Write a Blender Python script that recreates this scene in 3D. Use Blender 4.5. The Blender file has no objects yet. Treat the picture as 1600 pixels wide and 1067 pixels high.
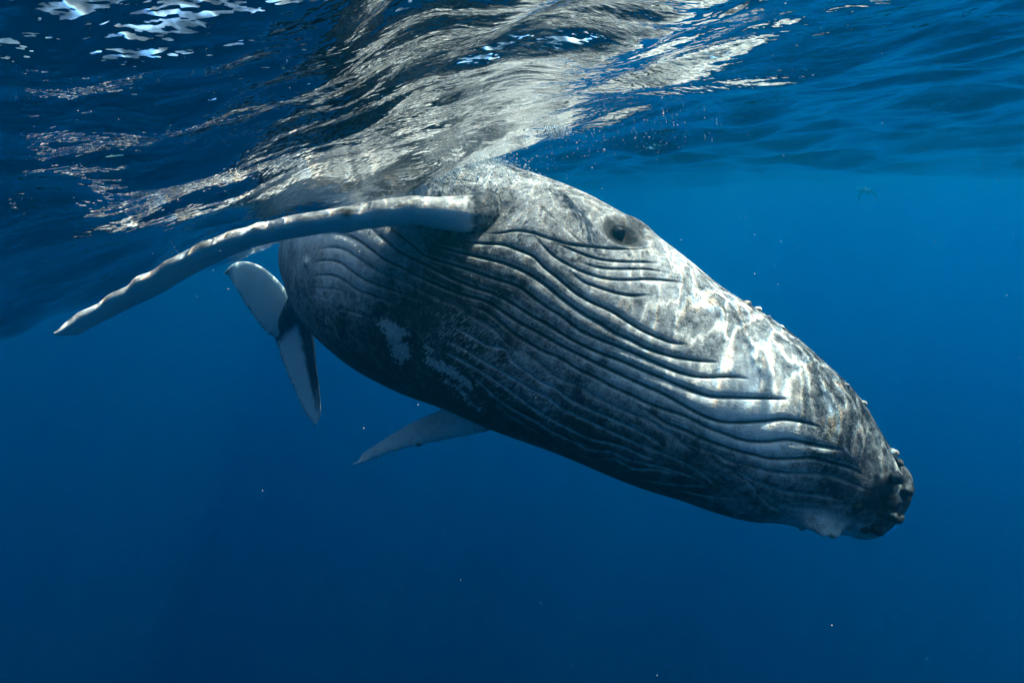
import bpy, bmesh, math, random
import numpy as np
from mathutils import Vector, Matrix
from mathutils.bvhtree import BVHTree
from mathutils.kdtree import KDTree

rng = np.random.default_rng(7)
random.seed(7)
sc = bpy.context.scene
COL = sc.collection
R_ = math.radians

# ------------------------------------------------------------------ camera
FPX = 889.0                      # focal length in photo pixels (20 mm on 36 mm)
PITCH, ROLL = R_(13.8), R_(3.0)
Fv = np.array([0, math.cos(PITCH), -math.sin(PITCH)])
U0 = np.array([0, math.sin(PITCH), math.cos(PITCH)])
R0 = np.array([1.0, 0, 0])
UPv = math.cos(ROLL) * U0 + math.sin(ROLL) * R0
RTv = math.cos(ROLL) * R0 - math.sin(ROLL) * U0
cam_d = bpy.data.cameras.new('camera')
cam_d.lens = 20.0
cam_d.sensor_width = 36.0
cam_d.clip_start = 0.02
cam_d.clip_end = 1000
cam = bpy.data.objects.new('camera', cam_d)
COL.objects.link(cam)
cam.matrix_world = Matrix(((RTv[0], UPv[0], -Fv[0], 0), (RTv[1], UPv[1], -Fv[1], 0),
                           (RTv[2], UPv[2], -Fv[2], 0), (0, 0, 0, 1)))
sc.camera = cam

def un(px, py, d):
    """photo pixel + distance along the view axis -> world point"""
    return d * (Fv + (px - 800.0) / FPX * RTv - (py - 533.5) / FPX * UPv)

def proj(P):
    z = P @ Fv
    return 800 + FPX * (P @ RTv) / z, 533.5 - FPX * (P @ UPv) / z, z

# ------------------------------------------------------------------ world, sun, exposure
SUN = np.array([0.38, 0.20, 0.90]); SUN /= np.linalg.norm(SUN)
w = bpy.data.worlds.new('World'); sc.world = w; w.use_nodes = True
nt = w.node_tree; nt.nodes.clear()
sky = nt.nodes.new('ShaderNodeTexSky'); sky.sky_type = 'NISHITA'; sky.sun_disc = False; sky.dust_density = 4.0; sky.air_density = 1.0
sky.sun_elevation = math.asin(SUN[2]); sky.sun_rotation = math.atan2(SUN[0], SUN[1])
bg = nt.nodes.new('ShaderNodeBackground'); bg.inputs[1].default_value = 0.08
wo = nt.nodes.new('ShaderNodeOutputWorld')
nt.links.new(sky.outputs[0], bg.inputs[0]); nt.links.new(bg.outputs[0], wo.inputs[0])
ld = bpy.data.lights.new('sun', 'SUN'); ld.energy = 5.0; ld.angle = R_(0.5); ld.color = (1.0, 0.87, 0.72)
sun = bpy.data.objects.new('sun', ld); COL.objects.link(sun)
sun.rotation_euler = Vector(SUN).to_track_quat('Z', 'Y').to_euler()
sc.view_settings.view_transform = 'Standard'; sc.view_settings.look = 'None'
sc.view_settings.gamma = 1.0; sc.view_settings.use_curve_mapping = False
sc.view_settings.exposure = 1.62
cy = sc.cycles
cy.use_denoising = True; cy.use_adaptive_sampling = True; cy.adaptive_threshold = 0.03
cy.max_bounces = 4; cy.diffuse_bounces = 2; cy.glossy_bounces = 3; cy.transmission_bounces = 2
cy.volume_bounces = 2; cy.transparent_max_bounces = 8
cy.sample_clamp_indirect = 4.0; cy.sample_clamp_direct = 0.0

# ------------------------------------------------------------------ helpers
def mesh_obj(name, verts, faces, mat=None, parent=None, smooth=True):
    me = bpy.data.meshes.new(name)
    verts = np.asarray(verts, dtype=np.float32).reshape(-1, 3)
    me.vertices.add(len(verts)); me.vertices.foreach_set('co', verts.ravel())
    faces = np.asarray(faces, dtype=np.int32)
    n, k = faces.shape
    me.loops.add(n * k); me.loops.foreach_set('vertex_index', faces.ravel())
    me.polygons.add(n)
    me.polygons.foreach_set('loop_start', np.arange(0, n * k, k, dtype=np.int32))
    if smooth:
        me.polygons.foreach_set('use_smooth', np.ones(n, dtype=bool))
    me.update(calc_edges=True); me.validate()
    o = bpy.data.objects.new(name, me); COL.objects.link(o)
    if mat: me.materials.append(mat)
    if parent: o.parent = parent
    return o

def color_attr(o, name, arr):
    a = o.data.attributes.new(name, 'FLOAT_COLOR', 'POINT')
    c = np.ones((len(o.data.vertices), 4), dtype=np.float32)
    c[:, :3] = arr
    a.data.foreach_set('color', c.ravel())

def grid_faces(nu, nv, closed=False, off=0):
    i = np.arange(nu - 1)[:, None]
    if closed:
        j = np.arange(nv)[None, :]; j2 = (j + 1) % nv
    else:
        j = np.arange(nv - 1)[None, :]; j2 = j + 1
    a = i * nv + j; b = i * nv + j2; c = (i + 1) * nv + j2; d = (i + 1) * nv + j
    return np.stack([a, b, c, d], -1).reshape(-1, 4) + off

def grid_normals(P, closed=True):
    du = np.gradient(P, axis=0)
    if closed:
        dv = (np.roll(P, -1, 1) - np.roll(P, 1, 1)) * 0.5
    else:
        dv = np.gradient(P, axis=1)
    n = np.cross(du, dv)
    n /= np.linalg.norm(n, axis=-1, keepdims=True) + 1e-12
    return n

def cr(pts, t):
    """Catmull-Rom through pts (n,k) at t in [0,n-1]"""
    pts = np.asarray(pts, float); n = len(pts)
    t = np.clip(np.asarray(t, float), 0, n - 1 - 1e-9)
    i = np.floor(t).astype(int); f = (t - i)[:, None]
    P = np.vstack([2 * pts[0] - pts[1], pts, 2 * pts[-1] - pts[-2]])
    p0, p1, p2, p3 = P[i], P[i + 1], P[i + 2], P[i + 3]
    return 0.5 * (2 * p1 + (p2 - p0) * f + (2 * p0 - 5 * p1 + 4 * p2 - p3) * f ** 2 + (3 * p1 - p0 - 3 * p2 + p3) * f ** 3)

class N:
    """small node-tree helper"""
    def __init__(s, tree): s.t = tree
    def __call__(s, typ, **kw):
        n = s.t.nodes.new(typ)
        for k, v in kw.items():
            if k.startswith('i_'):
                key = k[2:]; key = int(key) if key.isdigit() else key.replace('_', ' ')
                if hasattr(v, 'links') and hasattr(v, 'node'): s.t.links.new(v, n.inputs[key])
                else: n.inputs[key].default_value = v
            else: setattr(n, k, v)
        return n
    def math(s, op, a, b=None, c=None, clamp=False):
        n = s.t.nodes.new('ShaderNodeMath'); n.operation = op; n.use_clamp = clamp
        for k, v in enumerate((a, b, c)):
            if v is None: continue
            if hasattr(v, 'node'): s.t.links.new(v, n.inputs[k])
            else: n.inputs[k].default_value = v
        return n.outputs[0]
    def mix(s, f, a, b, typ='RGBA', blend='MIX'):
        n = s.t.nodes.new('ShaderNodeMix'); n.data_type = typ; n.blend_type = blend
        ins = {'RGBA': (0, 6, 7), 'FLOAT': (0, 2, 3)}[typ]
        for k, v in zip(ins, (f, a, b)):
            if hasattr(v, 'node'): s.t.links.new(v, n.inputs[k])
            else: n.inputs[k].default_value = v
        return n.outputs[2 if typ == 'RGBA' else 0]
    def ramp(s, x, lo, hi, a=0.0, b=1.0):
        n = s.t.nodes.new('ShaderNodeMapRange'); n.clamp = True; n.interpolation_type = 'SMOOTHSTEP'
        for k, v in enumerate((x, lo, hi, a, b)):
            if hasattr(v, 'node'): s.t.links.new(v, n.inputs[k])
            else: n.inputs[k].default_value = v
        return n.outputs[0]
    def link(s, a, b): s.t.links.new(a, b)

def new_mat(name):
    m = bpy.data.materials.new(name); m.use_nodes = True
    m.node_tree.nodes.clear()
    n = N(m.node_tree)
    return m, n, m.node_tree.nodes.new('ShaderNodeOutputMaterial')

# ------------------------------------------------------------------ the water: surface sheet
SEA = 0.52                       # mean sea level above the camera
DROP_X = np.array([-30, -12, -9, -6.5, -5, -4.2, -3.4, -2.6, -1.8, -1.0, -0.4, 0.2, 1.2, 2.5, 5, 30])
DROP_H = np.array([.15, .15, .33, .78, 1.03, 1.13, 1.12, .98, .76, .49, .32, .20, .10, .06, .06, .06])
_tx = np.linspace(-30, 30, 6001)
_td = np.convolve(np.pad(np.interp(_tx, DROP_X, DROP_H), 45, mode='edge'), np.hanning(93)[1:-1] / np.hanning(93).sum(), mode='valid')
def swell(x, y):
    """long swell: a crest over the camera, a trough to its left in which the whale's fin lies"""
    t = np.clip((y + 0.2) / 2.9, 0, 1); g = t * t * (3 - 2 * t)
    far = np.clip(1 - 0.05 * np.clip(y - 4.5, 0, None), 0.12, 1)
    h = SEA - np.interp(x + 0.05 * np.clip(y - 3, 0, None), _tx, _td) * g * far
    h = h - 0.45 * np.exp(-0.5 * (((x - 16) / 3.5) ** 2 + ((y - 13) / 6.0) ** 2))
    r = np.hypot(x, y)
    h = h + 0.10 * np.sin(0.9 * x + 0.5 * y + 1.0) * np.clip(r / 8 - 0.4, 0, 1)
    h = h + 0.16 * np.sin(0.32 * x - 0.41 * y + 0.4) * np.clip(r / 14 - 0.3, 0, 1)
    return h
WAVES = []
wr = np.random.default_rng(21)
for k in range(64):
    lam = 0.10 * (2.6 / 0.10) ** wr.random()
    th = R_(68) + wr.normal() * R_(34)          # travel direction: mostly away along the view
    sl = 0.040 * (lam / 0.5) ** (-0.10)
    WAVES.append((2 * math.pi / lam * math.cos(th), 2 * math.pi / lam * math.sin(th), wr.random() * 6.28, sl * lam / (2 * math.pi), lam))
def surf(x, y, spacing=None):
    h = swell(x, y)
    r = np.hypot(x, y)
    env = 0.55 + 0.45 * np.sin(0.7 * x + 1.1) * np.sin(0.55 * y + 0.3)
    px = x + 0.10 * np.sin(2.1 * y + 0.7 * x); py = y + 0.12 * np.sin(1.7 * x - 0.6 * y)
    calm = 1 - 0.45 * np.exp(-0.5 * (((x - 1.0) / 0.7) ** 2 + ((y - 3.0) / 0.8) ** 2))
    for kx, ky, ph, a, lam in WAVES:
        s = np.sin(kx * px + ky * py + ph)
        g = a * (s + 0.25 * s * np.abs(s))
        if spacing is not None:
            g = g * np.clip((lam / spacing - 2.5) / 3.0, 0, 1)
        h = h + g * (0.7 + 0.6 * env) * calm
    return h

def build_water():
    m, n, out = new_mat('water_surface')
    geo = n('ShaderNodeNewGeometry')
    pos = geo.outputs['Position']
    mp = n('ShaderNodeMapping', i_Vector=pos); mp.inputs['Rotation'].default_value = (0, 0, R_(-18)); mp.inputs['Scale'].default_value = (0.55, 1.0, 1.0)
    n1 = n('ShaderNodeTexNoise', i_Vector=mp.outputs[0], i_Scale=9.0, i_Detail=3.0, i_Roughness=0.55, i_Distortion=0.4)
    n2 = n('ShaderNodeTexNoise', i_Vector=mp.outputs[0], i_Scale=34.0, i_Detail=2.0, i_Roughness=0.5, i_Distortion=0.3)
    hgt = n.math('ADD', n.math('MULTIPLY', n1.outputs[0], 0.016), n.math('MULTIPLY', n2.outputs[0], 0.0040))
    bump = n('ShaderNodeBump', i_Height=hgt, i_Strength=1.0, i_Distance=1.0)
    fr = n('ShaderNodeFresnel', i_IOR=1.333, i_Normal=bump.outputs[0])
    # caustics painted into the transparent colour: brighter web, dimmer cells
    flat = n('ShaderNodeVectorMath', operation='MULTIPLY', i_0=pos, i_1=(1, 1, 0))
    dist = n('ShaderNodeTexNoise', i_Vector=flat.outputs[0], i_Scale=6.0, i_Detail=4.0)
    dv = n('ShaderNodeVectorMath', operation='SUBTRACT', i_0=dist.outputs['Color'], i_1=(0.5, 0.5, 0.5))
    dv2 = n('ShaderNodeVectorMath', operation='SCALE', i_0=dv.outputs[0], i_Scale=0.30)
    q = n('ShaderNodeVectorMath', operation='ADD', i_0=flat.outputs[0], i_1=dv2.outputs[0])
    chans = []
    # painted web fades over the whale's back; broad noise varies brightness for light shafts
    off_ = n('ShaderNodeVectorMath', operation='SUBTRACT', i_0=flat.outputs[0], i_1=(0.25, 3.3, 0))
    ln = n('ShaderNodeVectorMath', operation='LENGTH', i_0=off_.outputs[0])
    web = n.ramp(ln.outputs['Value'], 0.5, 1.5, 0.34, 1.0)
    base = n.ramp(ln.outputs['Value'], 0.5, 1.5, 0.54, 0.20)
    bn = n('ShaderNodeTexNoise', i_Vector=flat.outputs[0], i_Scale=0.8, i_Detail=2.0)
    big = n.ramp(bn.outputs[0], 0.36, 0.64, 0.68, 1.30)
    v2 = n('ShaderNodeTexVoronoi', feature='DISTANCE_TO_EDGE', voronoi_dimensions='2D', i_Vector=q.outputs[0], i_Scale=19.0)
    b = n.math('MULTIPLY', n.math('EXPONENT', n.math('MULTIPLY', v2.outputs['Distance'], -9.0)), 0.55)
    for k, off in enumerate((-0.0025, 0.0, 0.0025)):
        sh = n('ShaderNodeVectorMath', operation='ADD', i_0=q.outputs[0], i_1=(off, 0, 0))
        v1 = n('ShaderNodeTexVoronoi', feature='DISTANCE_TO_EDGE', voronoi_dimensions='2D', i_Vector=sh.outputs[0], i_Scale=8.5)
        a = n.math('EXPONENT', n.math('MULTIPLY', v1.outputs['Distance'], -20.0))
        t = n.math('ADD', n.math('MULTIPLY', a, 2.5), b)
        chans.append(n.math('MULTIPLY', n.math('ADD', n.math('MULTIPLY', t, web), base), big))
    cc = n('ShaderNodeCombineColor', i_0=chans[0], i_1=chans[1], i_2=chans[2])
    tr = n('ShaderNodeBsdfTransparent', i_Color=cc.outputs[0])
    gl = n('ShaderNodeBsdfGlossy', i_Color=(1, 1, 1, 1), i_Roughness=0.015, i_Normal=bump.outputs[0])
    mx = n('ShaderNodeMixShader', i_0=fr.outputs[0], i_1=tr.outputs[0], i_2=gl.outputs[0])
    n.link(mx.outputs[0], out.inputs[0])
    # polar sheet round the camera, finest in front of it
    nr = 620
    r = 0.12 * (190 / 0.12) ** np.linspace(0, 1, nr)
    az = np.concatenate([np.linspace(-60, 60, 620), np.linspace(60, 300, 161)[1:-1]])
    az = np.radians(az)
    X = r[:, None] * np.sin(az)[None]; Y = r[:, None] * np.cos(az)[None]
    dr = r * (math.log(190 / 0.12) / (nr - 1))
    sp = np.maximum(dr[:, None], (r[:, None] * np.gradient(np.unwrap(az))[None]))
    Z = surf(X, Y, sp)
    P = np.stack([X, Y, Z], -1)
    nv = len(az)
    f = grid_faces(nr, nv, True)[:, ::-1]
    V = P.reshape(-1, 3)
    # close the small hole at the middle with a fan of quads
    c = len(V)
    V = np.vstack([V, [[0, 0, Z[0].mean()]]])
    j = np.arange(0, nv - 1, 2)
    fan = np.stack([np.full_like(j, c), (j + 2) % nv, j + 1, j], -1)
    f = np.vstack([f, fan])
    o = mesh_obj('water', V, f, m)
    # make sure the air side is the front
    if o.data.polygons[len(o.data.polygons) // 2].normal.z < 0:
        o.data.flip_normals()
    o['kind'] = 'structure'
    o['label'] = 'rippled underside of the sea surface mirroring the whale'
    o['category'] = 'water'
    return o
water = build_water()

# ------------------------------------------------------------------ the water body (even volume)
def build_haze():
    m, n, out = new_mat('sea_water_volume')
    K = 1.2
    ab = n('ShaderNodeVolumeAbsorption', i_Density=0.16 * K); ab.inputs[0].default_value = (0.50, 0.86, 0.975, 1)
    s1 = n('ShaderNodeVolumeScatter', i_Density=0.030 * K); s1.inputs[0].default_value = (0.003, 0.56, 0.97, 1); s1.inputs['Anisotropy'].default_value = 0.83
    a2 = n('ShaderNodeAddShader', i_0=s1.outputs[0], i_1=ab.outputs[0])
    n.link(a2.outputs[0], out.inputs['Volume'])
    x, z0, z1 = 230.0, -180.0, 1.6
    V = [(sx * x, sy * x, z) for z in (z0, z1) for sx, sy in ((-1, -1), (1, -1), (1, 1), (-1, 1))]
    F = [(3, 2, 1, 0), (4, 5, 6, 7), (0, 1, 5, 4), (1, 2, 6, 5), (2, 3, 7, 6), (3, 0, 4, 7)]
    o = mesh_obj('haze', V, F, m, smooth=False)
    o['kind'] = 'stuff'; o['label'] = 'clear blue sea water that fades distant things'; o['category'] = 'water'
build_haze()

# ------------------------------------------------------------------ skin
def build_skin():
    m, n, out = new_mat('whale_skin')
    a1 = n('ShaderNodeAttribute', attribute_name='tone'); a2 = n('ShaderNodeAttribute', attribute_name='marks')
    s1 = n('ShaderNodeSeparateColor', i_0=a1.outputs['Color']); s2 = n('ShaderNodeSeparateColor', i_0=a2.outputs['Color'])
    pale, streak, patch = s1.outputs; line, groove, dark = s2.outputs
    tc = n('ShaderNodeTexCoord'); ob = tc.outputs['Object']
    uv = n('ShaderNodeAttribute', attribute_name='skin_uv')
    nz1 = n('ShaderNodeTexNoise', i_Vector=ob, i_Scale=5.5, i_Detail=6.0, i_Roughness=0.62, i_Distortion=0.6)
    nz2 = n('ShaderNodeTexNoise', i_Vector=ob, i_Scale=24.0, i_Detail=5.0, i_Roughness=0.65)
    nz3 = n('ShaderNodeTexNoise', i_Vector=ob, i_Scale=115.0, i_Detail=3.0, i_Roughness=0.6)
    t = n.math('ADD', n.math('MULTIPLY', n.math('SUBTRACT', nz1.outputs[0], 0.5), 1.0), n.math('MULTIPLY', n.math('SUBTRACT', nz2.outputs[0], 0.5), 1.1))
    t = n.math('ADD', t, n.math('MULTIPLY', n.math('SUBTRACT', nz3.outputs[0], 0.5), 0.75))
    amp = n.ramp(pale, 0.0, 0.35, 0.25, 1.0)
    p = n.math('ADD', pale, n.math('MULTIPLY', t, amp), clamp=True)
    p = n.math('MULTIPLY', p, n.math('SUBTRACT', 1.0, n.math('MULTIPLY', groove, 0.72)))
    # ragged strokes across the pleats
    mp0 = n('ShaderNodeMapping', i_Vector=uv.outputs['Vector']); mp0.inputs['Rotation'].default_value = (0, 0, R_(-32))
    mp = n('ShaderNodeMapping', i_Vector=mp0.outputs[0]); mp.inputs['Scale'].default_value = (120, 24, 1)
    st = n('ShaderNodeTexNoise', i_Vector=mp.outputs[0], i_Scale=1.0, i_Detail=2.5, i_Roughness=0.55, i_Distortion=0.5)
    sm = n.ramp(n.math('ADD', st.outputs[0], n.math('MULTIPLY', streak, 0.22)), 0.72, 0.78)
    sm = n.math('MULTIPLY', sm, n.ramp(streak, 0.05, 0.35))
    pm = n.ramp(n.math('ADD', n.math('ADD', patch, n.math('MULTIPLY', n.math('SUBTRACT', nz2.outputs[0], 0.5), 1.6)), n.math('MULTIPLY', n.math('SUBTRACT', st.outputs[0], 0.5), 1.9)), 0.45, 0.75)
    pm = n.math('MULTIPLY', pm, n.ramp(patch, 0.06, 0.3))
    p = n.mix(n.math('MULTIPLY', sm, 0.6), p, 0.72, 'FLOAT')
    p = n.mix(n.math('MULTIPLY', pm, 0.92), p, n.math('ADD', 0.72, n.math('MULTIPLY', t, 0.6)), 'FLOAT')
    p = n.mix(n.math('MULTIPLY', n.math('MULTIPLY', line, 1.3, clamp=True), n.ramp(nz2.outputs[0], 0.35, 0.6, 0.6, 1.0)), p, 0.92, 'FLOAT')
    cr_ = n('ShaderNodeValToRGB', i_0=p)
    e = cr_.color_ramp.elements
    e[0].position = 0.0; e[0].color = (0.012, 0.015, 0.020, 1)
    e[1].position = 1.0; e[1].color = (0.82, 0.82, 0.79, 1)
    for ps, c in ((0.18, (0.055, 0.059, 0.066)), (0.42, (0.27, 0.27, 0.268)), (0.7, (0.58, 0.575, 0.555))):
        x = e.new(ps); x.color = (*c, 1)
    bh = n.math('ADD', n.math('MULTIPLY', nz3.outputs[0], 0.0022), n.math('MULTIPLY', nz2.outputs[0], 0.006))
    bump = n('ShaderNodeBump', i_Height=bh, i_Strength=0.8, i_Distance=1.0)
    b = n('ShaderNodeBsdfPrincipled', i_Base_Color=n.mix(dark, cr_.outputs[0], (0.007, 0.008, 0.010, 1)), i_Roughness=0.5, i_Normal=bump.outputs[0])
    b.inputs['Specular IOR Level'].default_value = 0.03
    n.link(b.outputs[0], out.inputs[0])
    return m
SKIN = build_skin()

# ------------------------------------------------------------------ whale body: stations traced as (top, bottom, distance)
ST = [((1405, 725), (1314, 828), 2.78), ((1375, 678), (1243, 814), 2.80), ((1330, 613), (1180, 808), 2.85), ((1270, 555), (1100, 788), 2.90),
      ((1205, 502), (1030, 765), 2.97), ((1125, 449), (940, 734), 3.06), ((1040, 384), (850, 700), 3.16), ((950, 328), (770, 672), 3.28),
      ((860, 291), (700, 640), 3.42), ((770, 264), (630, 612), 3.60), ((690, 262), (570, 578), 3.85), ((612, 290), (527, 540), 4.20),
      ((560, 330), (498, 500), 4.62)]
cen, rad = [], []
for (a, b, d) in ST:
    cen.append(un((a[0] + b[0]) / 2, (a[1] + b[1]) / 2, d))
    rad.append(math.hypot(a[0] - b[0], a[1] - b[1]) / 2 * d / FPX)
for px, py, d, r in ((520, 428, 5.15, 0.335), (500, 446, 5.65, 0.225), (474, 470, 6.10, 0.155), (452, 500, 6.42, 0.11), (438, 522, 6.62, 0.05)):
    cen.append(un(px, py, d)); rad.append(r)
cen = np.array(cen); rad = np.array(rad)

def build_body_grid(nu, nv):
    # arc-length sampling
    tt = np.linspace(0, len(cen) - 1, 4000)
    C = cr(cen, tt); Rr = cr(rad[:, None], tt)[:, 0]
    s = np.concatenate([[0], np.cumsum(np.linalg.norm(np.diff(C, axis=0), axis=1))])
    L = s[-1]
    # finer in front, coarser towards the tail
    x = np.linspace(0, 1, nu - 40)
    sx = L * (0.60 * x + 0.40 * x ** 4)
    ti = np.interp(sx, s, tt)
    Cc = cr(cen, ti); rr = cr(rad[:, None], ti)[:, 0]
    # blunt cap in front of the first station
    T0 = Cc[0] - Cc[1]; T0 /= np.linalg.norm(T0)
    cs = np.linspace(1, 0, 41)[:-1] ** 0.8
    capC = Cc[0] + np.outer(cs * 0.115, T0)
    capR = rad[0] * np.clip(1 - cs ** 2.6, 0, 1) ** (1 / 2.0)
    Cc = np.vstack([capC, Cc]); rr = np.concatenate([np.maximum(capR, 0.0015), rr])
    sx = np.concatenate([-cs * 0.115, sx])
    T = np.gradient(Cc, axis=0); T[:42] = -T0
    k = np.ones(31) / 31
    Ts = np.stack([np.convolve(np.pad(T[:, i] / np.linalg.norm(T, axis=1), 15, mode='edge'), k, mode='valid') for i in range(3)], -1)
    T = Ts / np.linalg.norm(Ts, axis=1, keepdims=True)
    view = Cc / np.linalg.norm(Cc, axis=1, keepdims=True)
    Uu = np.cross(T, view); Uu /= np.linalg.norm(Uu, axis=1, keepdims=True)
    Uu *= np.sign(Uu @ UPv)[:, None]
    # towards the tail the frame settles on one steady direction
    Cv = np.cross(Uu, T); Cv *= np.sign(-(Cv * view).sum(1))[:, None]
    # angle samples: dense on the side that faces the camera
    q = np.linspace(-1, 1, nv, endpoint=False)
    ph = math.pi * (0.58 * q + 0.42 * q ** 5)
    e = 2.15
    cph, sph = np.cos(ph), np.sin(ph)
    ca = np.sign(cph) * np.abs(cph) ** (2 / e); sa = np.sign(sph) * np.abs(sph) ** (2 / e)
    P = Cc[:, None, :] + rr[:, None, None] * (0.94 * ca[None, :, None] * Cv[:, None, :] + sa[None, :, None] * Uu[:, None, :])
    return P, sx, ph, rr

def traced(px):                        # dense samples of a traced pixel polyline
    px = np.array(px, float)
    seg = np.linalg.norm(np.diff(px, axis=0), axis=1); n_ = max(int(seg.sum() / 1.2), 4)
    t = np.interp(np.linspace(0, seg.sum(), n_), np.concatenate([[0], np.cumsum(seg)]), np.arange(len(px)))
    return cr(px, t)

# grooves: (pixel line, depth factor, dark factor, pale-line factor)
GR = [
 ([(757,362),(780,362),(805,361),(830,366),(855,374),(885,382),(910,385),(935,387),(960,389),(992,390),(1017,389)], .9, .8, 0),
 ([(840,322),(858,340),(872,352)], .5, .7, 0), ([(880,358),(895,370),(911,383)], .5, .8, 0), ([(690,279),(720,280),(752,286)], .6, .8, 0),
 ([(865,381),(890,390),(920,401),(947,407),(982,409),(1010,409),(1035,411)], .6, .9, 0),
 ([(905,410),(930,417),(955,420),(985,420),(1015,420),(1047,425)], .5, .9, 0),
 ([(835,372),(850,387),(867,402),(892,416),(917,427),(947,435),(980,437),(1015,435),(1050,436),(1072,440)], .6, .9, 0),
 ([(890,424),(910,439),(925,445),(955,455),(985,461),(1017,460)], .7, .9, 0),
 ([(727,379),(760,380),(785,382),(810,391),(835,402),(850,417),(872,434),(897,455),(922,470),(955,485),(982,502),(1012,519),(1050,534),(1072,537)], 1.3, 1, 0),
 ([(668,383),(705,391),(742,400),(780,409),(810,420),(832,431),(855,447),(877,465),(900,482),(917,493),(940,506),(962,520),(987,531),(1012,544),(1050,556),(1080,561),(1122,565)], 1.25, 1, 0),
 ([(605,347),(615,360),(630,372),(648,386),(665,400),(702,412),(735,422),(772,435),(807,446),(830,462),(855,480),(878,494),(905,515),(937,530),(970,543),(1000,556),(1037,572),(1070,584),(1100,589),(1145,588),(1169,592)], 1.2, 1, 0),
 ([(577,352),(590,365),(605,377),(622,392),(647,405),(672,417),(705,434),(742,449),(772,459),(800,474),(828,492),(852,505),(880,523),(907,538),(940,553),(970,564),(1012,582),(1040,593),(1070,606),(1110,619),(1150,621),(1197,622),(1229,624)], 1.2, 1, 0),
 ([(517,365),(540,367),(560,376),(580,390),(600,405),(625,417),(650,430),(700,452),(732,463),(757,470),(782,485),(807,502),(835,517),(862,532),(887,546),(908,556),(930,567),(960,581),(987,594),(1012,605),(1035,615),(1062,630),(1087,644),(1112,655),(1135,660),(1162,660),(1195,658),(1225,655),(1255,659),(1280,667)], 1.2, 1, .05),
 ([(732,477),(757,485),(780,502),(800,520),(832,540),(850,550),(875,560),(900,576),(930,590),(955,604),(985,617),(1012,630),(1040,640),(1070,650),(1100,665),(1130,677),(1155,686),(1178,690),(1202,690),(1230,687),(1260,692),(1285,697),(1312,702)], 1.1, .9, .1),
 ([(815,547),(840,567),(865,587),(882,596),(905,604),(930,620),(950,630),(980,644),(1000,651),(1020,660),(1037,672),(1052,680),(1065,692),(1087,707)], .9, .5, .5),
 ([(1000,636),(1020,647),(1040,660),(1070,672),(1100,686),(1130,697),(1155,705),(1180,711),(1200,716),(1230,717),(1260,715),(1280,717),(1305,724),(1327,730),(1345,740)], 1.0, .9, .1),
 ([(1065,690),(1095,700),(1120,710),(1145,721),(1175,729),(1210,737),(1245,740),(1280,740),(1310,746),(1335,756),(1350,762)], .9, .6, .4),
 ([(1125,729),(1160,742),(1175,751),(1200,761),(1225,769),(1255,774),(1285,777),(1312,780)], .8, .3, .6),
 ([(1140,730),(1160,745),(1180,765),(1200,780),(1220,790),(1252,797),(1292,796)], .8, .3, .6),
 ([(1070,717),(1100,732),(1135,752),(1160,775),(1170,790)], .5, .7, .2), ([(1107,712),(1135,730),(1165,750),(1190,775),(1205,790),(1235,808)], .6, .8, .2),
 ([(497,390),(520,387),(540,391),(557,402),(575,414),(600,429),(625,437),(650,450),(680,465),(705,475),(725,487),(750,502),(772,515),(788,535),(800,545)], .8, .6, .3),
 ([(490,410),(512,407),(532,411),(547,422),(565,434),(585,444),(610,452),(630,459),(660,470)], .8, .8, .15),
 ([(487,432),(505,430),(522,431),(540,440),(560,454),(580,461),(602,469),(630,480)], .8, .8, .15),
 ([(486,449),(502,450),(525,452),(547,460)], .5, .6, .2), ([(489,459),(502,464),(520,469)], .5, .3, .4), ([(520,482),(540,486),(560,492),(590,503)], .5, .2, .4),
 ([(702,507),(735,527),(760,541),(787,547),(800,566),(825,584),(847,599),(867,608),(890,625),(925,642),(960,657),(1000,675),(1035,696)], .8, .2, .75),
 ([(700,535),(720,545),(755,567),(777,579),(800,592),(825,607),(855,622),(875,637),(905,652),(940,668),(975,684),(1012,700),(1040,711),(1070,725),(1095,740),(1122,762)], .8, .2, .75),
 ([(685,547),(710,560),(732,572),(755,585),(785,605),(810,622),(835,640),(862,656),(895,673),(920,685),(955,693),(980,701),(1005,712),(1030,720)], .7, .2, .75),
 ([(732,582),(750,600),(772,620),(800,640),(835,658),(865,676),(900,692),(920,702),(955,706),(975,716),(1005,724),(1032,730),(1067,741),(1097,752)], .7, .2, .7),
 ([(772,630),(797,650),(825,667),(855,685)], .5, .3, .4), ([(930,717),(960,717),(990,732),(1025,734),(1062,742)], .5, .2, .7),
 ([(1000,747),(1037,755),(1075,759),(1112,762)], .5, .2, .6), ([(1050,765),(1075,770),(1100,776),(1137,780),(1175,784)], .5, .2, .6),
 ([(1318,684),(1316,694),(1321,705),(1330,713)], 0, 0, 1), ([(560,545),(600,572),(650,598),(700,618)], .4, .2, .1), ([(880,668),(905,690),(940,706),(980,722)], .4, .3, .3),
]
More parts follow.
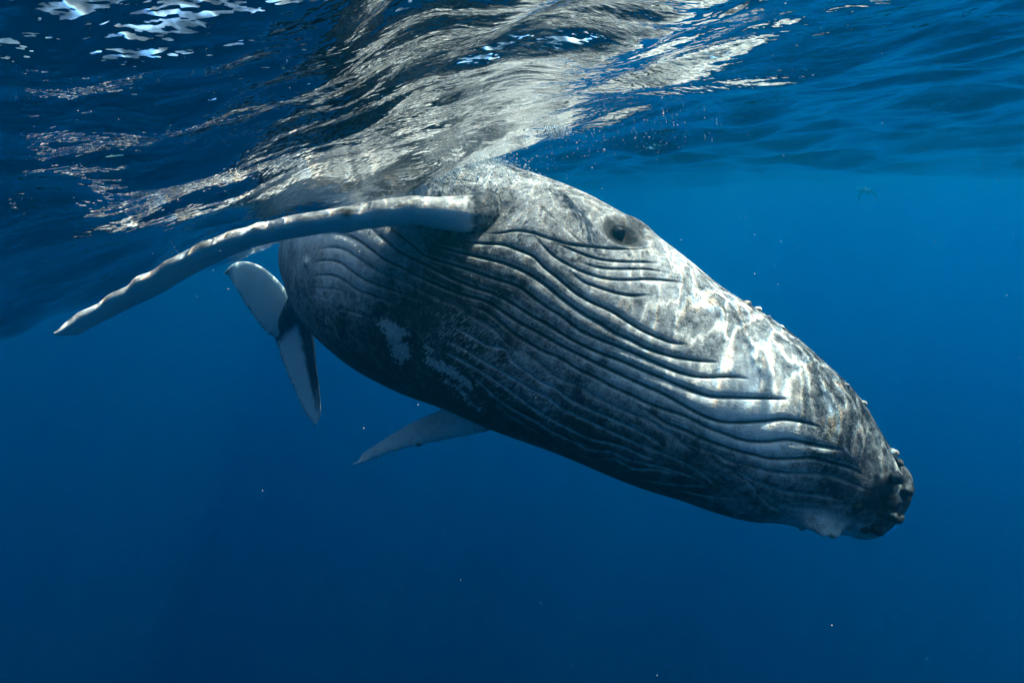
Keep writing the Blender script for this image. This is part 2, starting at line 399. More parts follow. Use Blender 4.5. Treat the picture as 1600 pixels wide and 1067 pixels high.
TONE = [(500,400,.95),(540,400,1.0),(600,390,.8),(560,440,.65),(500,450,.7),(620,440,.2),(700,420,.12),(760,420,.2),(680,480,.14),(600,500,.13),  # own skin tones, with shade under the fin and belly painted in
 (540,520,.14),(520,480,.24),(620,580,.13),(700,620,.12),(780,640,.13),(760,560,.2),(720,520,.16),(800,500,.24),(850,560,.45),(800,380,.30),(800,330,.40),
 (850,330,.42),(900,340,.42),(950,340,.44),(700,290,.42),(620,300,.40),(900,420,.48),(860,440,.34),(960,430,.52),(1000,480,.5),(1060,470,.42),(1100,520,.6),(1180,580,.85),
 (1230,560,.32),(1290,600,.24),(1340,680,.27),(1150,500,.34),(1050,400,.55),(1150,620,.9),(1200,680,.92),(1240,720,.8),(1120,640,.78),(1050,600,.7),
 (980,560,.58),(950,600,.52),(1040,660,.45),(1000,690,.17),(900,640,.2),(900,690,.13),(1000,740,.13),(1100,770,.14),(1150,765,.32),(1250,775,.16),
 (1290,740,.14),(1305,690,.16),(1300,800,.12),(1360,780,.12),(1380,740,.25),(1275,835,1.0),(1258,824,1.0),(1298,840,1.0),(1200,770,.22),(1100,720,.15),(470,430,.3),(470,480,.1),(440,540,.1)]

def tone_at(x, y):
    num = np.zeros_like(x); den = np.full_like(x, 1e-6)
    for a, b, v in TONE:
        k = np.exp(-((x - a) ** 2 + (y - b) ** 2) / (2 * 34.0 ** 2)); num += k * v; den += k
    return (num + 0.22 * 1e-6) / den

def seg_mask(x, y, a, b, r):
    ax, ay = a; bx, by = b
    t = np.clip(((x - ax) * (bx - ax) + (y - ay) * (by - ay)) / ((bx - ax) ** 2 + (by - ay) ** 2), 0, 1)
    return np.exp(-((x - ax - t * (bx - ax)) ** 2 + (y - ay - t * (by - ay)) ** 2) / (2 * r * r))

whale = bpy.data.objects.new('humpback_whale', None); COL.objects.link(whale)
whale['label'] = 'young grey humpback whale with pleated throat gliding just under the sea surface'
whale['category'] = 'whale'

pieces_v, pieces_f, pieces_t, pieces_m, pieces_uv = [], [], [], [], []
def add_piece(P, closed, tone, marks, uvs, flip=False):
    nu, nv = P.shape[:2]
    off = sum(len(v) for v in pieces_v)
    f = grid_faces(nu, nv, closed, off)
    pieces_v.append(P.reshape(-1, 3)); pieces_f.append(f[:, ::-1] if flip else f)
    pieces_t.append(tone.reshape(-1, 3)); pieces_m.append(marks.reshape(-1, 3)); pieces_uv.append(uvs.reshape(-1, 3))

NU, NV = 1000, 660
B0, BS, BPH, BR = build_body_grid(NU, NV)
BN = grid_normals(B0)
cm = B0.mean(1, keepdims=True)
if ((B0 - cm) * BN).sum() < 0: BN = -BN; BFLIP = True
else: BFLIP = False
cpl = B0[::7, ::6]
bvh = BVHTree.FromPolygons([Vector(v) for v in cpl.reshape(-1, 3)], grid_faces(cpl.shape[0], cpl.shape[1], True).tolist())
def on_body(px, py):
    d = Vector(un(px, py, 1.0)).normalized()
    hit = bvh.ray_cast(Vector((0, 0, 0)), d)
    return np.array(hit[0]) if hit[0] is not None else None

def build_body():
    P = B0; V = P.reshape(-1, 3); Nn = BN.reshape(-1, 3)
    px, py, pz = proj(V)
    facing = -(Nn * (V / np.linalg.norm(V, axis=1, keepdims=True))).sum(1)
    pts, att = [], []
    for line, dep, dk, pl in GR:
        tr = traced(line)
        n_ = len(tr)
        for k, (x, y) in enumerate(tr):
            h = on_body(x, y)
            if h is None: continue
            e = min(1, k / 30 + 0.08, (n_ - 1 - k) / 26 + 0.08)
            pts.append(h); att.append((dep * e, dk * e, pl * e))
    pts = np.array(pts); att = np.array(att)
    # mirror what the camera cannot see: continue the pleats round the hidden flank
    kd = KDTree(len(pts))
    for i, p in enumerate(pts): kd.insert(p, i)
    kd.balance()
    cand = np.where((facing > -0.25) & (px > 440) & (px < 1440))[0]
    dist = np.full(len(V), 9.0); ai = np.zeros((len(V), 3))
    for i in cand:
        co, idx, d = kd.find(V[i]); dist[i] = d; ai[i] = att[idx]
    g = np.exp(-(dist / 0.0056) ** 2); wide = np.exp(-(dist / 0.020) ** 2)
    disp = -ai[:, 0] * (0.014 * g + 0.004 * wide)
    # wobble of the flesh
    ph = np.broadcast_to(BPH[None, :], P.shape[:2]).reshape(-1); sx = np.broadcast_to(BS[:, None], P.shape[:2]).reshape(-1)
    disp += 0.006 * np.sin(3.1 * sx + 2.3 * np.sin(2 * ph)) * np.clip(BR.repeat(NV) / 0.5, 0, 1)
    # pleats run on, unseen, over the far flank
    far = np.clip((-facing + 0.05) / 0.2, 0, 1) * (ph < -1.2) * np.clip((3.6 - sx) / 0.5, 0, 1) * np.clip((sx - 0.3) / 0.3, 0, 1)
    disp += -0.014 * far * np.exp(-(np.sin(ph * 22 + 0.6 * np.sin(sx * 2)) / 0.35) ** 2)
    def bumpat(x, y, r, h, sxx=1.0):
        nonlocal disp
        c = on_body(x, y)
        if c is None: return
        d2 = ((V - c) ** 2).sum(1)
        disp = disp + h * np.exp(-d2 / (2 * r * r))
    bumpat(975, 352, 0.085, 0.020)                         # brow mound round the eye
    bumpat(1000, 352, 0.07, 0.012)
    eye_c = on_body(968, 364)
    d_eye = np.hypot((px - 976) / 37, (py - 366) / 20 - (px - 976) / 37 * 0.42)
    fr = facing > 0
    disp += fr * (-0.036 * np.exp(-(d_eye / 0.85) ** 4) + 0.006 * np.exp(-((d_eye - 1.15) / 0.18) ** 2) + 0.004 * np.exp(-((d_eye - 0.66) / 0.10) ** 2))
    bumpat(1262, 812, 0.026, 0.042); bumpat(1284, 818, 0.028, 0.062); bumpat(1303, 824, 0.022, 0.050)       # pale lump under the chin
    bumpat(1060, 455, 0.10, -0.015); bumpat(1130, 540, 0.12, -0.012); bumpat(1200, 590, 0.10, 0.012)
    bumpat(770, 330, 0.10, -0.05)                           # hollow at the fin root
    bumpat(840, 345, 0.13, 0.018)
    for x, y, r, h in ((1345, 770, .05, .02), (1380, 745, .05, .02), (1330, 700, .06, .01), (480, 412, .02, .02)):
        bumpat(x, y, r, h)
    V2 = V + Nn * disp[:, None]
    tone = np.zeros((len(V), 3)); marks = np.zeros((len(V), 3))
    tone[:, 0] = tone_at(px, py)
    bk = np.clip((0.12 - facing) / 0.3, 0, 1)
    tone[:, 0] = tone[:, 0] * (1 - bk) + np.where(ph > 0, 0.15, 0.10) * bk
    sk = np.zeros(len(V))
    for a, b, r, v in (((705, 505), (860, 640), 24, 1.0), ((700, 520), (790, 600), 26, 1.0), ((800, 560), (850, 600), 22, .9), ((860, 640), (930, 660), 16, .5), ((700, 600), (760, 640), 14, .5)):
        sk = np.maximum(sk, v * seg_mask(px, py, a, b, r))
    pt = np.zeros(len(V))
    for a, b, r, v in (((600, 508), (628, 520), 8, 1.0), ((608, 522), (630, 550), 10, 1.0), ((618, 552), (626, 562), 8, .9), ((668, 562), (735, 602), 7, .9), ((660, 530), (672, 560), 8, .6), ((690, 590), (750, 640), 7, .55), ((1254, 826), (1300, 842), 9, 1.0)):
        pt = np.maximum(pt, v * seg_mask(px, py, a, b, r))
    tone[:, 1] = sk * fr; tone[:, 2] = pt * fr
    marks[:, 0] = np.maximum(ai[:, 2] * np.exp(-(dist / 0.0070) ** 2), 0.30 * np.clip(ai[:, 1], 0, 1) * np.exp(-((dist - 0.0125) / 0.004) ** 2))  # pale rim beside dark grooves paints an edge catching light
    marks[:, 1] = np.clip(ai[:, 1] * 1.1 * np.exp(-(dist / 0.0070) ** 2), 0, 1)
    marks[:, 2] = fr * np.clip(np.exp(-(d_eye / 1.0) ** 6) * (1.0 - 0.16 * np.exp(-((d_eye - 0.66) / 0.08) ** 2)), 0, 1)
    dr = np.exp(-((px - 757) ** 2 / (2 * 22 ** 2) + (py - 345) ** 2 / (2 * 20 ** 2)))  # shade of the fin-root hollow, painted dark on the body
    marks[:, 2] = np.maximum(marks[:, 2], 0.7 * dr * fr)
    uv = np.stack([sx, ph * BR.repeat(NV), np.zeros(len(V))], -1)
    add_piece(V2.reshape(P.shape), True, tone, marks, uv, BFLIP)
    return eye_c

eye_c = build_body()
_g = pieces_v[0].reshape(B0.shape)[::5, ::4]
bvh = BVHTree.FromPolygons([Vector(v) for v in _g.reshape(-1, 3)], grid_faces(_g.shape[0], _g.shape[1], True).tolist())

# ------------------------------------------------------------------ fins
def naca(x, t):
    return 5 * t * (0.2969 * np.sqrt(x) - 0.126 * x - 0.3516 * x ** 2 + 0.2843 * x ** 3 - 0.1036 * x ** 4)

def fin(center, chordv, chords, thick, nu, nv, tips=True, knobs=(), tone=0.8, top_dark=None, wob=0.0, ortho=True):
    """center: leading-edge line (k,3) root to tip; chordv (k,3) direction towards the trailing edge; chords (k,)"""
    k = len(center)
    t = (np.linspace(0, 1, nu)) * (k - 1)
    C = cr(center, t); D = cr(chordv, t); ch = cr(np.asarray(chords)[:, None], t)[:, 0]; th = cr(np.asarray(thick)[:, None], t)[:, 0]
    if tips:
        s = np.linspace(0, 1, nu); f = np.sqrt(np.clip(1 - np.clip((s - 0.94) / 0.06, 0, 1) ** 2, 0.0004, 1)); ch = ch * f; C = C + D * ((1 - f) * ch * 0.4)[:, None]
    T = np.gradient(C, axis=0); T /= np.linalg.norm(T, axis=1, keepdims=True)
    if ortho: D = D - (D * T).sum(1, keepdims=True) * T
    D /= np.linalg.norm(D, axis=1, keepdims=True)
    H = np.cross(T, D); H /= np.linalg.norm(H, axis=1, keepdims=True)
    H *= np.sign(H[:, 2])[:, None]
    q = np.linspace(0, 2 * math.pi, nv, endpoint=False)
    x = 0.5 * (1 - np.cos(q)); x = np.clip(x, 0, 1)
    x = x ** 1.25
    sgn = np.where(q < math.pi, 1.0, -1.0)
    y = naca(x, 1.0) * sgn
    P = C[:, None] + D[:, None] * (x[None] * ch[:, None])[..., None] + H[:, None] * (y[None] * (th * ch)[:, None])[..., None]
    Nn = grid_normals(P)
    cmid = P.mean(1, keepdims=True)
    flip = ((P - cmid) * Nn).sum() < 0
    if flip: Nn = -Nn
    V = P.reshape(-1, 3); Nn = Nn.reshape(-1, 3)
    disp = np.zeros(len(V)); dk = np.zeros(len(V))
    for (c, r, h, dd) in knobs:
        d2 = ((V - c) ** 2).sum(1)
        disp += h * np.exp(-d2 / (2 * r * r)); dk = np.maximum(dk, dd * np.exp(-(d2 / (r * 1.15) ** 2) ** 2))
    S = np.broadcast_to(np.linspace(0, 1, nu)[:, None], (nu, nv)).reshape(-1)
    if wob: disp += wob * np.sin(S * 60 + 3 * np.sin(S * 23)) * np.clip(1 - np.abs(np.tile(x, nu) * 4), 0, 1)
    V = V + Nn * disp[:, None]
    tn = np.zeros((len(V), 3)); mk = np.zeros((len(V), 3))
    up = np.tile(sgn, nu) > 0
    tn[:, 0] = tone
    if top_dark is not None: tn[:, 0] = np.where(up, top_dark, tone)
    mk[:, 2] = dk
    uv = np.stack([S * 2, np.tile(q, nu) * 0.1, np.zeros(len(V))], -1)
    return V.reshape(P.shape), tn, mk, uv, flip

def near_fin():
    line = [(812, 326), (775, 322), (735, 328), (690, 326), (640, 322), (580, 328), (540, 334), (480, 343), (420, 354), (365, 368), (310, 389), (260, 413), (210, 443), (160, 472), (118, 497), (84, 521)]
    n_ = len(line)
    dep = np.interp(np.linspace(0, 1, n_), [0, 0.07, 0.14, 1], [3.02, 2.80, 2.70, 2.0])
    C = np.array([un(x, y, d) for (x, y), d in zip(line, dep)])
    al = R_(-3)
    D = np.tile(Fv * math.cos(al) - UPv * math.sin(al), (n_, 1))
    s = np.linspace(0, 1, n_)
    ch = np.interp(s, [0, .1, .25, .5, .75, .92, 1], [.46, .43, .37, .30, .23, .13, .04])
    th = np.interp(s, [0, .08, .2, .5, .8, 1], [.56, .50, .36, .27, .22, .24])
    kn = []  # dark knobs, with their shadows painted into the same tone
    for x, y, r, h, dk in ((541, 331, .026, .012, .95), (312, 368, .024, .018, .85), (205, 408, .020, .016, .8), (222, 425, .015, .012, .4), (158, 442, .018, .016, .9), (121, 475, .016, .014, .9), (98, 500, .013, .012, .9), (400, 357, .02, .012, .2), (255, 398, .018, .014, .35), (470, 343, .02, .010, .15)):
        # nearest point of the leading edge at this pixel
        xs = np.array(line)[:, 0]; sd = np.interp(x, xs[::-1], dep[::-1]); yc = np.interp(x, xs[::-1], np.array(line)[::-1, 1])
        kn.append((un(x, 0.35 * y + 0.65 * (yc - 6), sd - 0.01), r, h, dk))
    P, tn, mk, uv, fl = fin(C, D, ch, th, 420, 150, True, kn, 1.0, 0.48, 0.0045)
    x, y, z = proj(P.reshape(-1, 3))
    nv_ = P.shape[1]; q_ = np.tile(np.linspace(0, 2 * math.pi, nv_, endpoint=False), P.shape[0])
    back = (q_ < math.pi) * np.clip((0.5 * (1 - np.cos(q_)) - 0.22) / 0.2, 0, 1)
    tn[:, 0] = np.where(q_ < math.pi, 0.62, 1.1) * (1 - back) + 0.16 * back
    # dark speckled shoulder, with the armpit's shade painted in
    d = np.clip((x - 728) / 14, 0, 1)
    tn[:, 0] = tn[:, 0] * (1 - 0.85 * d) + 0.10 * 0.85 * d
    add_piece(P, True, tn, mk, uv, fl)
near_fin()

def far_fin():
    lead = [(790, 655), (765, 671), (735, 679), (700, 686), (660, 694), (620, 703), (590, 714), (551, 725)]
    trail = [(745, 600), (722, 620), (690, 640), (650, 657), (615, 677), (585, 696), (565, 711), (549, 724)]
    n_ = len(lead)
    dep = np.linspace(3.75, 4.35, n_)
    C = np.array([un(x, y, d) for (x, y), d in zip(lead, dep)]); E = np.array([un(x, y, d + 0.10) for (x, y), d in zip(trail, dep)])
    D = E - C; ch = np.linalg.norm(D, axis=1); D /= ch[:, None]
    ch[-1] = 0.03
    th = np.linspace(0.34, 0.2, n_)
    kn = [(un(656, 693, dep[4]), .022, .012, .95), (un(620, 704, dep[5]), .016, .012, .3), (un(595, 713, dep[6]), .014, .012, .3), (un(565, 721, 4.3), .012, .01, .6)]
    P, tn, mk, uv, fl = fin(C, D, ch, th, 160, 70, False, kn, 1.1, 1.0, 0.003, False)
    x, y, z = proj(P.reshape(-1, 3))
    d = np.exp(-((x - 775) / 22) ** 2)
    tn[:, 0] = tn[:, 0] * (1 - d) + 0.06 * d
    add_piece(P, True, tn, mk, uv, fl)
far_fin()

def flukes():
    lobes = [
     ([(476, 478), (458, 470), (448, 456), (432, 436), (410, 418), (386, 409), (365, 412), (350, 427)],
      [(440, 534), (431, 530), (416, 520), (398, 498), (384, 478), (374, 460), (366, 447), (351, 430)],
      np.linspace(6.45, 6.05, 8), np.linspace(6.62, 6.10, 8)),
     ([(470, 470), (486, 492), (490, 530), (494, 570), (499, 610), (501, 640), (498, 656), (491, 666)],
      [(428, 524), (431, 534), (439, 560), (450, 588), (462, 615), (472, 636), (481, 652), (489, 665)],
      np.linspace(6.30, 6.45, 8), np.linspace(6.62, 6.55, 8))]
    for li, (a, b, da, db) in enumerate(lobes):
        C = np.array([un(x, y, d) for (x, y), d in zip(a, da)]); E = np.array([un(x, y, d) for (x, y), d in zip(b, db)])
        D = E - C; ch = np.linalg.norm(D, axis=1); D /= ch[:, None]
        ch[-1] = 0.02
        th = np.array([.30, .26, .17, .13, .11, .11, .12, .14])
        P, tn, mk, uv, fl = fin(C, D, ch, th, 260, 60, False, (), 1.15, 1.15, 0.0, False)
        nu, nv = P.shape[:2]
        # scalloped trailing edge
        x = 0.5 * (1 - np.cos(np.linspace(0, 2 * math.pi, nv, endpoint=False)))
        s = np.linspace(0, 1, nu)
        sc_ = 0.018 * (np.abs(np.sin(s * 55 + 2 * np.sin(s * 17))) + 0.5 * np.sin(s * 141)) * np.clip(s * 6, 0, 1) * np.clip((1 - s) * 6, 0, 1)
        Di = cr(D, s * (len(D) - 1))
        P = P - Di[:, None] * (sc_[:, None] * np.clip((x[None] - 0.55) / 0.45, 0, 1))[..., None]
        tn = tn.reshape(nu, nv, 3)
        edge = np.clip((x[None] - 0.93) / 0.07, 0, 1) * np.ones((nu, 1))
        tn[..., 0] = tn[..., 0] * (1 - 0.75 * edge)
        if li == 1:
            dk = np.clip((0.42 - x[None]) / 0.16, 0, 1) * np.clip((0.9 - s[:, None]) / 0.4, 0, 1)
            dk = np.maximum(dk, np.clip((0.22 - s[:, None]) / 0.1, 0, 1) * np.ones((1, nv)))
            dk = np.maximum(dk, np.clip((s[:, None] - 0.93) / 0.05, 0, 1) * np.ones((1, nv)))
        else:
            dk = np.clip((0.16 - s[:, None]) / 0.1, 0, 1) * np.ones((1, nv))
            dk = np.maximum(dk, 0.8 * np.clip((s[:, None] - 0.9) / 0.08, 0, 1) * np.ones((1, nv)))
        tn[..., 0] = tn[..., 0] * (1 - dk) + 0.07 * dk
        add_piece(P, True, tn.reshape(-1, 3), mk, uv, fl)
flukes()

body = mesh_obj('body', np.vstack(pieces_v), np.vstack(pieces_f), SKIN, whale)
color_attr(body, 'tone', np.vstack(pieces_t)); color_attr(body, 'marks', np.vstack(pieces_m))
a = body.data.attributes.new('skin_uv', 'FLOAT_VECTOR', 'POINT'); a.data.foreach_set('vector', np.vstack(pieces_uv).astype(np.float32).ravel())


# ------------------------------------------------------------------ parts of the whale: eye, tubercles, barnacles
def simple_mat(name, col, rough, spec=0.3, noise=0.0, scale=40.0):
    m, n, out = new_mat(name)
    tc = n('ShaderNodeTexCoord')
    nz = n('ShaderNodeTexNoise', i_Vector=tc.outputs['Object'], i_Scale=scale, i_Detail=4.0)
    f = n.ramp(nz.outputs[0], 0.3, 0.7, 1 - noise, 1 + noise)
    c = n('ShaderNodeVectorMath', operation='SCALE', i_0=col[:3], i_Scale=f)
    bmp = n('ShaderNodeBump', i_Height=nz.outputs[0], i_Strength=0.3, i_Distance=0.01)
    b = n('ShaderNodeBsdfPrincipled', i_Base_Color=c.outputs[0], i_Roughness=rough, i_Normal=bmp.outputs[0])
    b.inputs['Specular IOR Level'].default_value = spec
    n.link(b.outputs[0], out.inputs[0])
    return m
EYE_M = simple_mat('eye_dark', (0.006, 0.007, 0.010), 0.12, 0.6)
TUB_D = simple_mat('tubercle_dark', (0.030, 0.034, 0.040), 0.45, 0.08, 0.5, 60)
TUB_P = simple_mat('tubercle_pale', (0.30, 0.30, 0.29), 0.5, 0.06, 0.4, 60)
BARN = simple_mat('barnacle_shell', (0.42, 0.43, 0.40), 0.6, 0.25, 0.3, 120)

def find_body(px, py, cx=1180, cy_=640):
    for k in range(40):
        h = on_body(px, py)
        if h is not None: return h
        v = np.array([cx - px, cy_ - py], float); v /= np.linalg.norm(v); px += v[0]; py += v[1]
    return None

def dome(name, sub=2, seed=0, squash=0.8):
    bm = bmesh.new(); bmesh.ops.create_icosphere(bm, subdivisions=sub, radius=1.0)
    r = random.Random(seed); p1, p2 = r.random() * 6, r.random() * 6
    for v in bm.verts:
        c = v.co; k = 1 + 0.16 * math.sin(3 * c.x + p1) * math.sin(3 * c.y + p2) + 0.07 * math.sin(6 * c.z + p1 + 4 * c.x) + 0.04 * math.sin(11 * c.y + p2)
        if c.z > 0.55: k *= 1 - 0.10 * (c.z - 0.55)
        v.co = Vector((c.x * k, c.y * k, c.z * k * squash))
    for f in bm.faces: f.smooth = True
    me = bpy.data.meshes.new(name); bm.to_mesh(me); bm.free()
    return me
TUBS = [dome('tubercle', 3, k, 0.95) for k in range(4)]
cenline = cen.copy()
for k, (x, y, r, dark, lift) in enumerate(((1394, 747, 11, 1, .7), (1413, 766, 9, 1, .8), (1392, 784, 12, 1, .7), (1398, 806, 9, 1, .7), (1371, 822, 11, 1, .6), (1352, 826, 6, 1, .5),
        (1167, 475, 7, 0, .3), (1184, 484, 6, 0, .3), (1201, 497, 5, 0, .3), (1222, 512, 5, 0, .25), (1323, 603, 5, 0, .4), (1350, 630, 5, 0, .3), (1396, 709, 8, 0, .5), (1404, 724, 6, 1, .4), (1340, 790, 7, 1, .2), (1378, 800, 8, 1, .3))):
    h = find_body(x, y)
    if h is None: continue
    d = h @ Fv; rm = r * d / FPX
    i = np.argmin(((cenline - h) ** 2).sum(1)); nrm = h - (cenline[0] if i == 0 else cenline[i]); nrm /= np.linalg.norm(nrm)
    me = TUBS[k % 4].copy() if False else TUBS[k % 4]
    o = bpy.data.objects.new('tubercle', me); COL.objects.link(o); o.parent = whale
    if not me.materials: me.materials.append(TUB_D)
    o.material_slots[0].link = 'OBJECT'; o.material_slots[0].material = TUB_D if dark else TUB_P
    o.location = h + nrm * rm * (lift - (0.05 if dark else 0.40)); o.scale = (rm, rm, rm)
    o.rotation_euler = Vector(nrm).to_track_quat('Z', 'Y').to_euler()

def barnacle_mesh():
    seg, prof = 16, [(1.0, 0.0), (0.92, 0.35), (0.62, 0.62), (0.45, 0.66), (0.34, 0.5), (0.28, 0.1), (0.05, 0.05)]
    V = []
    for i, (r, z) in enumerate(prof):
        for j in range(seg):
            a_ = 2 * math.pi * j / seg; k = 1 + (0.07 if j % 2 else -0.05) * (i < 4)
            V.append((r * k * math.cos(a_), r * k * math.sin(a_), z))
    return np.array(V), grid_faces(len(prof), seg, True)
bv, bf = barnacle_mesh()
b0 = mesh_obj('barnacle', bv, bf, BARN, whale)
spots = [(1252, 824, 6), (1300, 836, 6)]
for k, (x, y, r) in enumerate(spots):
    o = b0 if k == 0 else b0.copy()
    if k: COL.objects.link(o)
    h = find_body(x, y); d = h @ Fv; rm = r * d / FPX
    i = np.argmin(((cenline - h) ** 2).sum(1)); nrm = h - cenline[i]; nrm /= np.linalg.norm(nrm)
    o.location = h - nrm * 0.002; o.scale = (rm, rm, rm); o.rotation_euler = Vector(nrm).to_track_quat('Z', 'Y').to_euler()

eye_me = dome('eye', 3, 9, 1.0)
eye_me.materials.append(EYE_M)
eo = bpy.data.objects.new('eye', eye_me); COL.objects.link(eo); eo.parent = whale
ev = -eye_c / np.linalg.norm(eye_c)
eo.location = eye_c - ev * 0.028; eo.scale = (0.034, 0.034, 0.030)
eo['label'] = 'small dark eye in a ringed socket'

# ------------------------------------------------------------------ foam, bubbles and drifting specks
def specks(name, pts, radii, mat, label, cat, sub=1):
    bm = bmesh.new(); bmesh.ops.create_icosphere(bm, subdivisions=sub, radius=1.0)
    bv_ = np.array([v.co[:] for v in bm.verts]); bf_ = np.array([[v.index for v in f.verts] for f in bm.faces]); bm.free()
    n_ = len(pts)
    V = (np.asarray(pts)[:, None, :] + bv_[None] * np.asarray(radii)[:, None, None]).reshape(-1, 3)
    F = (bf_[None] + (np.arange(n_) * len(bv_))[:, None, None]).reshape(-1, 3)
    o = mesh_obj(name, V, F, mat); o['kind'] = 'stuff'; o['label'] = label; o['category'] = cat
    return o
FOAM = simple_mat('foam_white', (0.50, 0.60, 0.68), 0.3, 0.4)
BV = pieces_v[0]
hs = surf(BV[:, 0], BV[:, 1])
gap = hs - BV[:, 2]
wgt = np.exp(-np.clip(gap - 0.0, 0, None) / 0.045) * (gap > -0.03) * (BV[:, 0] < 0.35) * np.clip((BV[:, 0] + 0.85) / 0.4, 0.04, 1)
area_ok = wgt > 0.02
idx = np.where(area_ok)[0]
pick = rng.choice(idx, 9000, p=wgt[idx] / wgt[idx].sum())
nb = BN.reshape(-1, 3)[pick]
pts = BV[pick] + nb * rng.exponential(0.018, (9000, 1)) + rng.normal(0, 0.006, (9000, 3))
hh = surf(pts[:, 0], pts[:, 1]); pts[:, 2] = np.minimum(pts[:, 2], hh - 0.004)
specks('sea_foam', pts, rng.gamma(2.0, 0.0008, 9000) + 0.0008, FOAM, 'white foam of fine bubbles where the whale back breaks the surface', 'foam')
pts = []
def near_surface(px, py, dz):
    """walk along the pixel's ray to the sea surface, then drop a little below it"""
    ray = un(px, py, 1.0); d = np.linspace(0.5, 30, 2400); P = d[:, None] * ray
    below = surf(P[:, 0], P[:, 1]) - P[:, 2]
    k = np.argmax(below < 0)
    if below[k] >= 0: return None
    q = P[max(k - 1, 0)].copy(); q[2] -= dz
    return q
for k in range(760):
    u = random.random(); x = 770 + 330 * u ** 1.3 + random.gauss(0, 25); y = 250 - 70 * u + random.gauss(0, 22)
    if k < 380: x = random.gauss(866, 13); y = random.gauss(206, 3)
    elif k < 430: x = random.gauss(325, 18); y = random.gauss(398, 5)
    q = near_surface(x, y, random.expovariate(1 / (0.006 if k < 430 else 0.05)))
    if q is not None and np.linalg.norm(q) < 9: pts.append(q)
pts = np.array(pts)
specks('bubbles', pts, rng.gamma(1.5, 0.0008, len(pts)) + 0.0009, FOAM, 'scattered tiny bubbles drifting under the rippled surface', 'bubbles')
ps = []
while len(ps) < 380:
    x, y = random.uniform(-30, 1630), random.uniform(-30, 1090)
    if random.random() < 0.35: x, y = random.gauss(700, 260), random.gauss(330, 160)
    d = random.uniform(0.7, 4.0); q = un(x, y, d)
    if d > 1.8 and on_body(x, y) is not None and np.linalg.norm(on_body(x, y)) < np.linalg.norm(q) + 0.1: continue
    if q[2] > surf(np.array([q[0]]), np.array([q[1]]))[0] - 0.02: continue
    if y > 480 and random.random() > 0.30: continue
    ps.append(np.append(q, d))
ps = np.array(ps)
specks('drifting_specks', ps[:, :3], ps[:, 3] * (0.00022 + rng.gamma(1.6, 0.00016, len(ps))), simple_mat('speck', (0.6, 0.62, 0.6), 0.6), 'pale specks of plankton suspended in the water', 'plankton', 1)

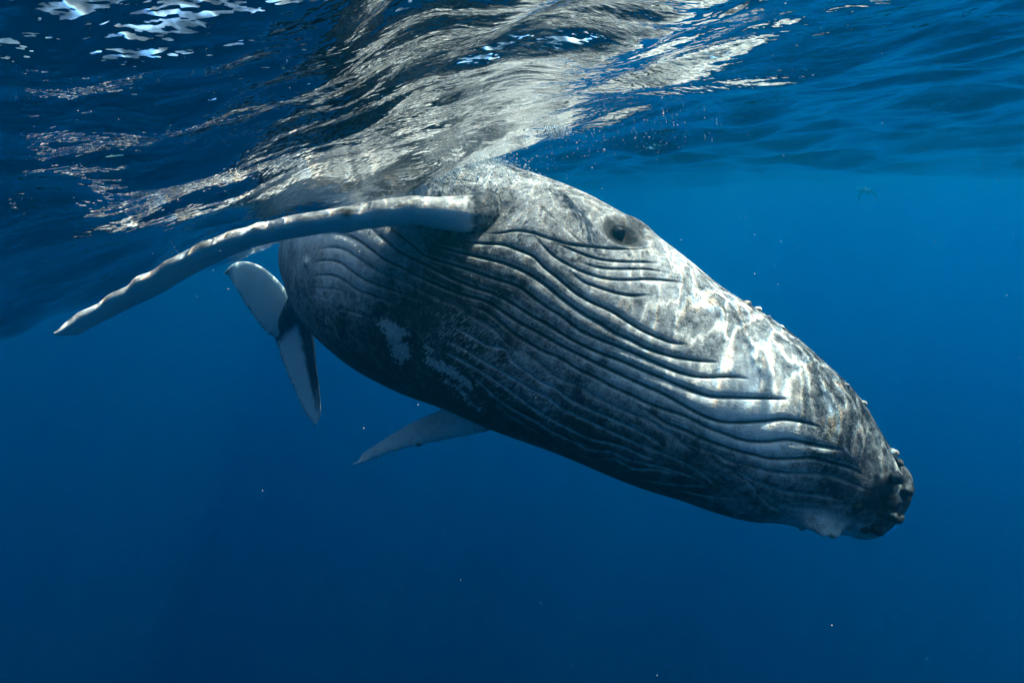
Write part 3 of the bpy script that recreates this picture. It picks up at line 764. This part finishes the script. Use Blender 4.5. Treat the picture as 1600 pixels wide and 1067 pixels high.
# ------------------------------------------------------------------ far swimmer
def swimmer():
    SUIT = simple_mat('wetsuit_black', (0.012, 0.014, 0.018), 0.6, 0.3, 0.3, 15)
    HAND = simple_mat('bare_hand', (0.62, 0.47, 0.38), 0.5)
    FINM = simple_mat('pale_swim_fin', (0.55, 0.62, 0.30), 0.4)
    MASK = simple_mat('mask_glass', (0.03, 0.04, 0.05), 0.1, 0.6)
    base = un(1355, 299, 30.0)
    root = bpy.data.objects.new('person', None); COL.objects.link(root)
    root['label'] = 'snorkeller in a dark suit floating under the surface, faint in the blue distance'
    root['category'] = 'person'
    f = np.array([-0.35, -0.93, -0.10]); f /= np.linalg.norm(f)
    sd = np.cross(f, [0, 0, 1.0]); sd /= np.linalg.norm(sd); up = np.cross(sd, f)
    M = lambda a, b, c: tuple(base + f * a + sd * b + up * c)
    J = {'pelvis': (M(-.45, 0, 0), .16), 'waist': (M(-.22, 0, 0), .135), 'chest': (M(.02, 0, .01), .165), 'neck': (M(.22, 0, .03), .07), 'head': (M(.34, 0, .02), .105), 'crown': (M(.46, 0, .0), .085)}
    E = [('pelvis', 'waist'), ('waist', 'chest'), ('chest', 'neck'), ('neck', 'head'), ('head', 'crown')]
    for s_, n_ in ((-1, 'l'), (1, 'r')):
        J.update({n_ + 'sh': (M(.08, .19 * s_, .01), .085), n_ + 'el': (M(.12, .36 * s_, -.16), .055), n_ + 'wr': (M(.22, .37 * s_, -.36), .036),
                  n_ + 'hip': (M(-.5, .10 * s_, 0), .105), n_ + 'kn': (M(-.93, .15 * s_, -.05 * (1 + s_)), .07), n_ + 'an': (M(-1.33, .17 * s_, .02), .045)})
        E += [('chest', n_ + 'sh'), (n_ + 'sh', n_ + 'el'), (n_ + 'el', n_ + 'wr'), ('pelvis', n_ + 'hip'), (n_ + 'hip', n_ + 'kn'), (n_ + 'kn', n_ + 'an')]
    ks = list(J)
    me = bpy.data.meshes.new('swimmer_skeleton')
    me.from_pydata([J[k][0] for k in ks], [(ks.index(a_), ks.index(b_)) for a_, b_ in E], [])
    tmp = bpy.data.objects.new('tmp', me); COL.objects.link(tmp)
    tmp.modifiers.new('skin', 'SKIN'); ss = tmp.modifiers.new('sub', 'SUBSURF'); ss.levels = 2; ss.render_levels = 2
    for i, k in enumerate(ks): me.skin_vertices[0].data[i].radius = (J[k][1], J[k][1])
    me.skin_vertices[0].data[0].use_root = True
    dg = bpy.context.evaluated_depsgraph_get()
    bm_ = bpy.data.meshes.new_from_object(tmp.evaluated_get(dg))
    bpy.data.objects.remove(tmp)
    for p in bm_.polygons: p.use_smooth = True
    bm_.materials.clear(); bm_.materials.append(SUIT)
    o = bpy.data.objects.new('body', bm_); COL.objects.link(o); o.parent = root
    def tube(name, pts_, rad_, mat, seg=8):
        P_ = np.array(pts_); T_ = np.gradient(P_, axis=0); T_ /= np.linalg.norm(T_, axis=1, keepdims=True)
        A_ = np.cross(T_, [0.31, 0.2, 0.93]); A_ /= np.linalg.norm(A_, axis=1, keepdims=True); B_ = np.cross(T_, A_)
        q_ = np.linspace(0, 2 * math.pi, seg, endpoint=False)
        G = P_[:, None] + np.array(rad_)[:, None, None] * (np.cos(q_)[None, :, None] * A_[:, None] + np.sin(q_)[None, :, None] * B_[:, None])
        return G.reshape(-1, 3), grid_faces(len(P_), seg, True)
    for s_ in (-1, 1):
        Vs, Fs, off = [], [], 0
        w0 = np.array(M(.22, .37 * s_, -.36)); dn = np.array(M(.27, .35 * s_, -.47)) - w0
        parts_ = [([w0 - dn * .2, w0 + dn * .3, w0 + dn * .8, w0 + dn * .95], [.03, .042, .045, .02])]
        for k in range(4):
            b_ = w0 + dn * .85 + f * (k - 1.5) * 0.024
            L_ = (0.075, 0.085, 0.08, 0.06)[k]; dd = dn / np.linalg.norm(dn)
            parts_.append(([b_, b_ + dd * L_ * .5, b_ + dd * L_ - sd * s_ * .02], [.011, .010, .005]))
        parts_.append(([w0 + dn * .35, w0 + dn * .55 + f * .06, w0 + dn * .8 + f * .085], [.013, .012, .006]))
        for p_, r_ in parts_:
            v_, f_ = tube('h', p_, r_, HAND); Vs.append(v_); Fs.append(f_ + off); off += len(v_)
        mesh_obj('hand', np.vstack(Vs), np.vstack(Fs), HAND, root)
        # swim fin
        a0 = np.array(M(-1.33, .17 * s_, .02))
        nu, nv = 10, 7; G = np.zeros((nu, nv, 3))
        for i in range(nu):
            for j in range(nv):
                t_ = i / (nu - 1); w_ = 0.06 + 0.06 * t_
                G[i, j] = a0 - f * (0.02 + .62 * t_) + sd * (w_ * (j / (nv - 1) * 2 - 1)) + up * (-0.05 * t_ ** 2 + 0.012 * math.cos(j / (nv - 1) * 2 * math.pi))
        top = G + up * 0.012
        Fg = grid_faces(nu, nv)
        rim = list(range(nv)) + [i * nv + nv - 1 for i in range(1, nu)] + [nu * nv - 1 - j for j in range(1, nv)] + [i * nv for i in range(nu - 2, 0, -1)]
        rim = np.array(rim); r2 = np.roll(rim, -1)
        Fr = np.stack([rim, r2, r2 + nu * nv, rim + nu * nv], -1)
        mesh_obj('swim_fin', np.vstack([G.reshape(-1, 3), top.reshape(-1, 3)]), np.vstack([Fg[:, ::-1], Fg + nu * nv, Fr]), FINM, root)
    v_, f_ = tube('m', [M(.36, -.09, -.06), M(.40, -.05, -.10), M(.41, 0, -.105), M(.40, .05, -.10), M(.36, .09, -.06)], [.02, .042, .045, .042, .02], MASK)
    mesh_obj('diving_mask', v_, f_, MASK, root)
    v_, f_ = tube('s', [M(.30, .03, -.12), M(.29, .10, -.11), M(.31, .135, -.02), M(.30, .14, .12), M(.26, .14, .28)], [.013, .014, .014, .013, .013], FINM)
    mesh_obj('snorkel', v_, f_, FINM, root)
swimmer()
